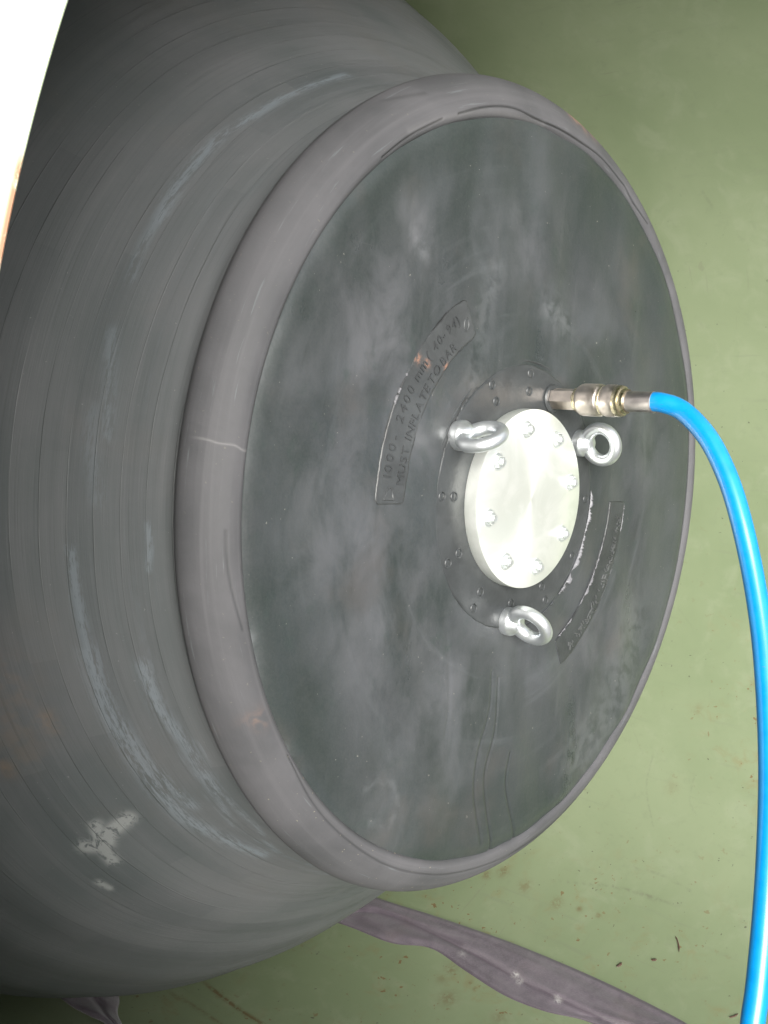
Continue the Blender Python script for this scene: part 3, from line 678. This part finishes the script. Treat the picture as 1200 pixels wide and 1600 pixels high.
# bright nicks on the label's outer edge
for a_, w_ in ((157.2, 3.0), (154.9, 1.6), (150.5, .6)):
    lip('moulding_nick', lambda a: 0.2925, a_+w_/2, a_-w_/2, lz+0.0015, 0.0035, int(a_), T1, 14)

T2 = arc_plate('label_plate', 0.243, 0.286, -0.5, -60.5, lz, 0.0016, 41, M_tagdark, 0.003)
tag(T2, 'dark label plate with illegible small raised writing right of the centre')
# the writing on this plate cannot be read: short broken strokes only
g_ = np.random.default_rng(5); V, F = [], []
a = -6.0
while a > -56:
    for _ in range(g_.integers(2, 4)):
        rr_ = 0.274 + g_.uniform(-.006, .006); aa = R_(a + g_.uniform(-.25, .25)); L_ = g_.uniform(.0012, .0042); t_ = aa + g_.choice([0, math.pi/2, .6, -.6])
        c = np.array([rr_*math.cos(aa), rr_*math.sin(aa)]); d = np.array([math.cos(t_), math.sin(t_)])*L_; nn = np.array([-d[1], d[0]])/L_*0.0008
        b = len(V)
        for q in (c-d-nn, c+d-nn, c+d+nn, c-d+nn): V.append((*q, lz+0.0012))
        for q in (c-d-nn*.5, c+d-nn*.5, c+d+nn*.5, c-d+nn*.5): V.append((*q, lz+0.0030))
        F += [(b+4, b+5, b+6, b+7), (b, b+1, b+5, b+4), (b+1, b+2, b+6, b+5), (b+2, b+3, b+7, b+6), (b+3, b, b+4, b+7)]
    a -= g_.choice([1.0, 1.1, 1.2, 1.15, 2.6], p=[.3, .25, .2, .15, .1])
M_small = mat_rubber('rubber_small_writing', (0.085, 0.09, 0.09), 0.35, 0.2, (0.2, 0.2, 0.2))
link('lettering', raw_mesh('lettering', V, F), M_small, T2, smooth=False)
lip('moulding_lip', lambda a: 0.2865, -1.2, -10.5, lz+0.0012, 0.0030, 50, T2, 60)
lip('moulding_lip', lambda a: 0.2865, -14, -46, lz+0.0012, 0.0018, 51, T2, 120, M_tag)
lip('moulding_lip', lambda a: 0.2412, -15.5, -27, lz+0.0010, 0.0035, 52, T2, 60)
lip('moulding_lip', lambda a: 0.2412, -27, -42.5, lz+0.0010, 0.0048, 53, T2, 80)
lip('moulding_lip', lambda a: 0.2412, -48, -58, lz+0.0010, 0.0035, 54, T2, 60)

# ---- aluminium cover plate with eight bolts
PR = 0.1225; plate = lathe('cover_plate', [(0.0, 0.0195), (0.02, 0.0195), (0.06, 0.0195), (PR-0.0012, 0.0195), (PR-0.0003, 0.0191), (PR, 0.0183), (PR, 0.002), (PR-0.0005, 0.0)], 160, M_alu, plug)
plate.location = (-0.002, 0, FZ)
def hex_prof(r, z0, z1, ch=0.0012):
    V = []; F = []
    rings = [(r, z0), (r, z1-ch), (r*0.93, z1)]
    for q, z in rings:
        for k in range(6): V.append((q*math.cos(k*math.pi/3), q*math.sin(k*math.pi/3), z))
    for j in range(2):
        for k in range(6): F.append((j*6+k, j*6+(k+1) % 6, (j+1)*6+(k+1) % 6, (j+1)*6+k))
    F.append(tuple(12+k for k in range(6)))
    return V, F
V, F = hex_prof(0.0088, 0.0018, 0.0078)
bolt_me = raw_mesh('bolt', V, F)
import bmesh
bm = bmesh.new(); bm.from_mesh(bolt_me)
def add_ring(prof, seg=28):
    vs = [[bm.verts.new((r*math.cos(2*math.pi*k/seg), r*math.sin(2*math.pi*k/seg), z)) for k in range(seg)] for r, z in prof]
    for a_, b_ in zip(vs[:-1], vs[1:]):
        for k in range(seg): bm.faces.new((a_[k], a_[(k+1) % seg], b_[(k+1) % seg], b_[k]))
    return vs
add_ring([(0.0118, -0.0005), (0.0118, 0.0014), (0.0112, 0.0019), (0.004, 0.0019)])
t_ = add_ring([(0.0046, 0.0070), (0.0046, 0.0108), (0.0040, 0.0116), (0.0008, 0.0116)]); bm.faces.new(t_[-1])
bm.to_mesh(bolt_me); bm.free(); bolt_me.materials.append(M_bolt)
for k in range(8):
    a = math.radians(15+45*k); o = bpy.data.objects.new('bolt', bolt_me); COL.objects.link(o); o.parent = plate
    o.location = (0.097*math.cos(a), 0.097*math.sin(a), 0.0195); o.rotation_euler = (0, 0, random.uniform(0, 1))

# ---- three eyebolts
def torus_pts(R0, r0, q, c, nu=56, nv=22):
    q = np.array([q[0], q[1], 0.0]); q /= np.linalg.norm(q); z = np.array([0, 0, 1.0]); nrm = np.cross(q, z)
    u = np.linspace(0, 2*math.pi, nu, endpoint=False); v = np.linspace(0, 2*math.pi, nv, endpoint=False)
    U_, V_ = np.meshgrid(u, v, indexing='ij')
    thickn = 1 + 0.16*np.clip(-np.sin(U_), 0, 1)                       # thicker where it joins the neck
    rad_ = R0 + r0*thickn*np.cos(V_)
    return (np.array(c) + (rad_*np.cos(U_))[..., None]*q + (rad_*np.sin(U_))[..., None]*z + (r0*thickn*np.sin(V_))[..., None]*nrm)
def eyebolt(ang, rad_, q, label, R0=0.0238, r0=0.0086):
    e = bpy.data.objects.new('eyebolt', None); COL.objects.link(e); e.parent = plug; e.empty_display_size = .02
    e.location = (rad_*math.cos(R_(ang)), rad_*math.sin(R_(ang)), FZ); e['label'] = label
    lathe('collar', [(0.0, -0.002), (0.0188, -0.002), (0.0196, 0.0005), (0.0196, 0.0085), (0.0192, 0.0100), (0.0178, 0.0122), (0.0160, 0.0150), (0.0142, 0.0180), (0.0120, 0.0208), (0.0085, 0.0232), (0.0, 0.0242)], 48, M_zinc, e)
    hz_ = 0.0100 + R0 + r0*0.45
    link('ring', grid_mesh('ring', torus_pts(R0, r0, q, (0, 0, hz_)), wrap_u=True, wrap_v=True), M_zinc, e)
    # raised stamp on the collar side and on the ring
    return e
eyebolt(152, 0.167, (0.86, 0.5), 'zinc eyebolt at the upper left of the cover plate, its ring seen almost edge on', 0.0245, 0.0088)
eyebolt(31, 0.160, (-0.30, 0.95), 'zinc eyebolt at the upper right of the cover plate, below the coupling')
eyebolt(-92, 0.171, (-0.62, 0.78), 'zinc eyebolt below the cover plate', 0.0245, 0.0088)

# ------------------------------------------------------------------ air hose with quick coupling
cpl = np.array([0.0565, 0.1410])                                      # where the coupling enters the flange
HM = PM @ Matrix.Translation((cpl[0], cpl[1], FZ))
hose = empty('air_hose', HM)
tag(hose, 'bright blue compressed air hose hanging from a metal quick coupling on the black plug', 'hose')
def axis_z(px):                                                        # height along the coupling axis that shows at pixel column px
    lo, hi = 0.0, 0.4
    for _ in range(50):
        m_ = (lo+hi)/2; p = CC + E1*cpl[0] + E2*cpl[1] + NN*(m_+FZ); x_ = 600 + FOC*p[0]/-p[2]
        lo, hi = (m_, hi) if x_ < px else (lo, m_)
    return lo
Z_ = {k: axis_z(k) for k in (872, 877, 902, 906, 914, 940, 950, 957, 962, 966, 974, 980, 986, 1021, 1025)}
def hexring(name, prof, mat, rot=0.0):
    prof = np.array(prof); t = np.arange(6)*math.pi/3 + rot
    P = np.stack([np.cos(t)[:, None]*prof[None, :, 0], np.sin(t)[:, None]*prof[None, :, 0], np.repeat(prof[None, :, 1], 6, 0)], -1)
    return link(name, grid_mesh(name, P, wrap_u=True), mat, hose, smooth=False)
lathe('gasket', [(0.008, 0.0), (0.0195, 0.0), (0.020, 0.002), (0.0185, 0.004), (0.008, 0.0045)], 40, M_flange, hose)
hexring('hex_nut', [(0.006, 0.003), (0.0142, 0.003), (0.0153, 0.005), (0.0153, Z_[902]-.002), (0.0142, Z_[902]), (0.006, Z_[902])], M_nickel, 0.3)
lathe('neck', [(0.012, Z_[902]-.004), (0.0165, Z_[902]), (0.0172, Z_[906]), (0.0172, Z_[914]-.004), (0.0150, Z_[914]-.002), (0.0150, Z_[914]+.004)], 48, M_brass, hose)
slv = lathe('locking_sleeve', [(0.014, Z_[906]+.001), (0.0195, Z_[906]+.002), (0.0215, Z_[914]-.003), (0.0222, Z_[914]), (0.0222, Z_[940]-.001), (0.0215, Z_[940]), (0.0203, Z_[940]+.002), (0.0203, Z_[950]-.003), (0.0212, Z_[950]-.001),
                         (0.0218, Z_[950]), (0.0218, Z_[962]), (0.0208, Z_[966]), (0.016, Z_[966]+.001)], 64, M_nickel, hose)
lathe('groove_ring', [(0.0198, Z_[940]+.0022), (0.0207, Z_[940]+.003), (0.0207, Z_[950]-.0045), (0.0198, Z_[950]-.0038)], 48, M_brass, hose)
lathe('brass_ring', [(0.012, Z_[966]-.002), (0.0205, Z_[966]-.001), (0.0212, Z_[966]+.001), (0.0212, Z_[974]-.003), (0.0203, Z_[974]), (0.0180, Z_[974]+.0005), (0.0172, Z_[974]+.001), (0.0172, Z_[980]-.001), (0.0162, Z_[980]+.001), (0.010, Z_[980]+.0015)], 64, M_brass, hose)
lathe('ferrule', [(0.010, Z_[980]), (0.0138, Z_[980]+.001), (0.0143, Z_[986]-.002), (0.0136, Z_[986]), (0.0136, Z_[1021]-.003), (0.0141, Z_[1021]-.001), (0.0141, Z_[1021]+.001), (0.0128, Z_[1021]+.0018), (0.0095, Z_[1021]+.0018)], 56, M_ferrule, hose)
# hose line: leaves along the axis, bends down and comes towards the viewer
end = CC + E1*cpl[0] + E2*cpl[1] + NN*(FZ+Z_[1021]-0.012); d0 = -end[2]
e2_ = CC + E1*cpl[0] + E2*cpl[1] + NN*(FZ+Z_[1021]+0.012)
def cpx(px, py, dep): return np.array([(px-600)/FOC*dep, -(py-800)/FOC*dep, -dep])
pts = [end, e2_, cpx(1068, 643, d0-.030), cpx(1106, 684, d0-.055), cpx(1135, 741, d0-.075), cpx(1156, 806, d0-.090), cpx(1175, 890, d0-.105), cpx(1190, 985, d0-.125), cpx(1199, 1090, d0-.150),
       cpx(1203, 1200, d0-.175), cpx(1201, 1310, d0-.200), cpx(1195, 1420, d0-.220), cpx(1184, 1540, d0-.240), cpx(1172, 1640, d0-.255)]
path = [np.array(c2w(p)) for p in pts]
last = path[-1]; dirn = (path[-1]-path[-2]); dirn /= np.linalg.norm(dirn)
gnd = 0.016
path += [last + dirn*0.16 + np.array([0.01, 0, 0]), np.array([last[0]+0.19, last[1]-.02, last[2]-0.42]), np.array([0.66, last[1]-.05, 0.12]), np.array([0.80, last[1]-.04, gnd]), np.array([1.15, last[1]-.02, gnd]), np.array([1.7, last[1]-.25, gnd]), np.array([2.6, last[1]-.2, gnd])]
cm = np.array(HM.inverted())
path = spline(path, 14); path = np.array([(cm @ np.array([*p, 1.0]))[:3] for p in path])
tube('hose_tube', path, 0.0130, 36, M_hose, hose)

# ------------------------------------------------------------------ purple lifting sling lying in the invert
def ribbon(name, top, bot, hfun, mat, nv=26, pale=(), dark=()):
    U_ = spline(top, 14); B_ = spline(bot, 14); n = min(len(U_), len(B_)); U_, B_ = [np.stack([np.interp(np.linspace(0, len(q)-1, 140), np.arange(len(q)), q[:, c]) for c in (0, 1)], -1) for q in (U_, B_)]
    P = np.zeros((140, nv, 3)); px = np.zeros((140, nv, 2))
    for i in range(140):
        for j in range(nv):
            v = j/(nv-1); p = U_[i]*(1-v) + B_[i]*v; px[i, j] = p
            P[i, j] = pipe_pt(p[0], p[1], hfun(i/139, v, p))
    L_ = np.concatenate([[0], np.cumsum(np.linalg.norm(np.diff(P[:, nv//2], axis=0), axis=1))])
    uv = np.stack([np.repeat(L_[:, None], nv, 1), np.repeat(np.linspace(0, 0.09, nv)[None], 140, 0)], -1)
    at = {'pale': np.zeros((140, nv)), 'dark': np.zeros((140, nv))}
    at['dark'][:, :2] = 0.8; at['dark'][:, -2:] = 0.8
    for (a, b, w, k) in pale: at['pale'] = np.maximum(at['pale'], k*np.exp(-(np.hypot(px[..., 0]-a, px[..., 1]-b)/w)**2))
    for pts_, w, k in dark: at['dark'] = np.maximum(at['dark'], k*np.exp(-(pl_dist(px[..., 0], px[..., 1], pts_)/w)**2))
    me = grid_mesh(name, P, uv, attrs=at)
    o = link(name, me, mat)
    return o
fold = [(575, 1425), (640, 1447), (700, 1474), (760, 1500), (830, 1540), (900, 1572), (980, 1603), (1060, 1640)]
fold_s = spline([(590, 1422), (640, 1438), (700, 1468), (760, 1498), (820, 1532), (880, 1560), (940, 1588), (1000, 1612), (1080, 1650)], 6)
fold_b = [(545, 1430), (590, 1424)]
def h1(u, v, p):
    # two folded layers: the upper one ends along the fold line and lies on the lower
    if not 0.02 < v < 0.98: return -0.001
    above = p[1] - np.interp(p[0], fold_s[:, 0], fold_s[:, 1])          # pixels below the fold
    e = math.sin(math.pi*v)**0.35
    top_ = 0.0120 - 0.0022*math.exp(-((v-0.14)/0.06)**2)
    k = 1/(1+math.exp(-above/1.6))
    b_ = (top_*(1-k) + 0.0048*k)*e
    b_ -= 0.0022*math.exp(-((above-3.0)/3.0)**2)
    b_ += 0.0019*math.sin(v*8 + 2.6*math.sin(u*6))*e + 0.0010*math.sin(v*19 + 4*math.sin(u*5+1))*e + 0.0012*math.sin(u*34 + 5*v)*e*math.exp(-((u-.3)/.18)**2)
    b_ += 0.0030*math.exp(-((u-.33)/.05)**2)*math.sin(v*9)*e
    return max(b_, 0.0012)
top = [(430, 1345), (520, 1378), (606, 1408), (677, 1430), (787, 1468), (870, 1501), (952, 1537), (1035, 1578), (1085, 1606), (1150, 1650)]
bot = [(360, 1395), (450, 1420), (540, 1447), (611, 1474), (672, 1482), (727, 1518), (787, 1556), (848, 1580), (925, 1600), (990, 1650)]
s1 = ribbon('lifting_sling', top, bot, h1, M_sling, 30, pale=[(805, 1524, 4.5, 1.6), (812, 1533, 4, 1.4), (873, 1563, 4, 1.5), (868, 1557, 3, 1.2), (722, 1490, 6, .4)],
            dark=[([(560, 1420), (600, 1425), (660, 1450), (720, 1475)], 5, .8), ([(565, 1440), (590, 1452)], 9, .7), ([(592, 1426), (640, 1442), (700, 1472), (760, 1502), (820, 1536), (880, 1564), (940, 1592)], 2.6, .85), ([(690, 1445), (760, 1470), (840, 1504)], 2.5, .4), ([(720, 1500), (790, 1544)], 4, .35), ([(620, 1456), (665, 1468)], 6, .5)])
tag(s1, 'faded purple webbing lifting sling lying flat in the pipe below the round end face', 'lifting sling')
def h2(u, v, p):
    return 0.004 + 0.012*math.sin(math.pi*v)**0.7 - 0.008*math.exp(-((v-.45)/.08)**2) + 0.002*math.sin(u*20+v*8)*math.sin(math.pi*v) if 0.02 < v < 0.98 else -0.001
s2 = ribbon('lifting_sling', [(170, 1515), (180, 1540), (187, 1562), (184, 1582), (192, 1602), (210, 1640), (235, 1680)], [(60, 1530), (85, 1552), (112, 1573), (140, 1588), (168, 1603), (190, 1640), (205, 1690)], h2, M_sling, 24,
            dark=[([(130, 1575), (165, 1572), (185, 1590)], 14, .9)])
tag(s2, 'dark end of purple webbing sling showing under the plug at the bottom left corner', 'lifting sling')

# ------------------------------------------------------------------ loose rust flakes on the pipe wall
def flake(px, py, L_, w, ang, label):
    c = pipe_pt(px, py); q = c - np.array([0, PIPE_Y, PIPE_Z]); nin = -np.array([0, q[1], q[2]])/np.hypot(q[1], q[2])
    ax = np.array([1.0, 0, 0]); ay = np.cross(nin, ax); d = ax*math.cos(ang)+ay*math.sin(ang); e = np.cross(nin, d)
    n = 9; V = []; g2 = np.random.default_rng(int(px))
    for k in range(n):
        t = k/(n-1)*2-1; ww = w*math.sqrt(max(1-t*t, 0.02))*g2.uniform(.6, 1.2); bend = 0.12*L_*t*t
        for sgn, hh in ((-1, 0.0002), (-.6, .0016), (.6, .0016), (1, .0002)):
            V.append(c + d*L_*t + e*(ww*sgn+bend) + nin*hh)
    F = [(k*4+j, k*4+j+1, k*4+j+5, k*4+j+4) for k in range(n-1) for j in range(3)] + [(0, 1, 2, 3), (n*4-1, n*4-2, n*4-3, n*4-4)]
    o = link('rust_flake', raw_mesh('rust_flake', V, F), M_rust); tag(o, label, 'rust flake', 'rust flakes lying on the green pipe wall'); return o
flake(1060, 1475, 0.016, 0.0018, 2.2, 'long thin rust flake lying between the purple sling and the blue hose')
flake(968, 1508, 0.006, 0.0032, 1.2, 'small dark rust flake close above the purple sling, left of its neighbour')
flake(1022, 1500, 0.005, 0.0026, .5, 'small rust flake right below the long thin flake')
flake(1147, 1588, 0.008, 0.0018, .9, 'rust flake beside the blue hose in the bottom right corner')
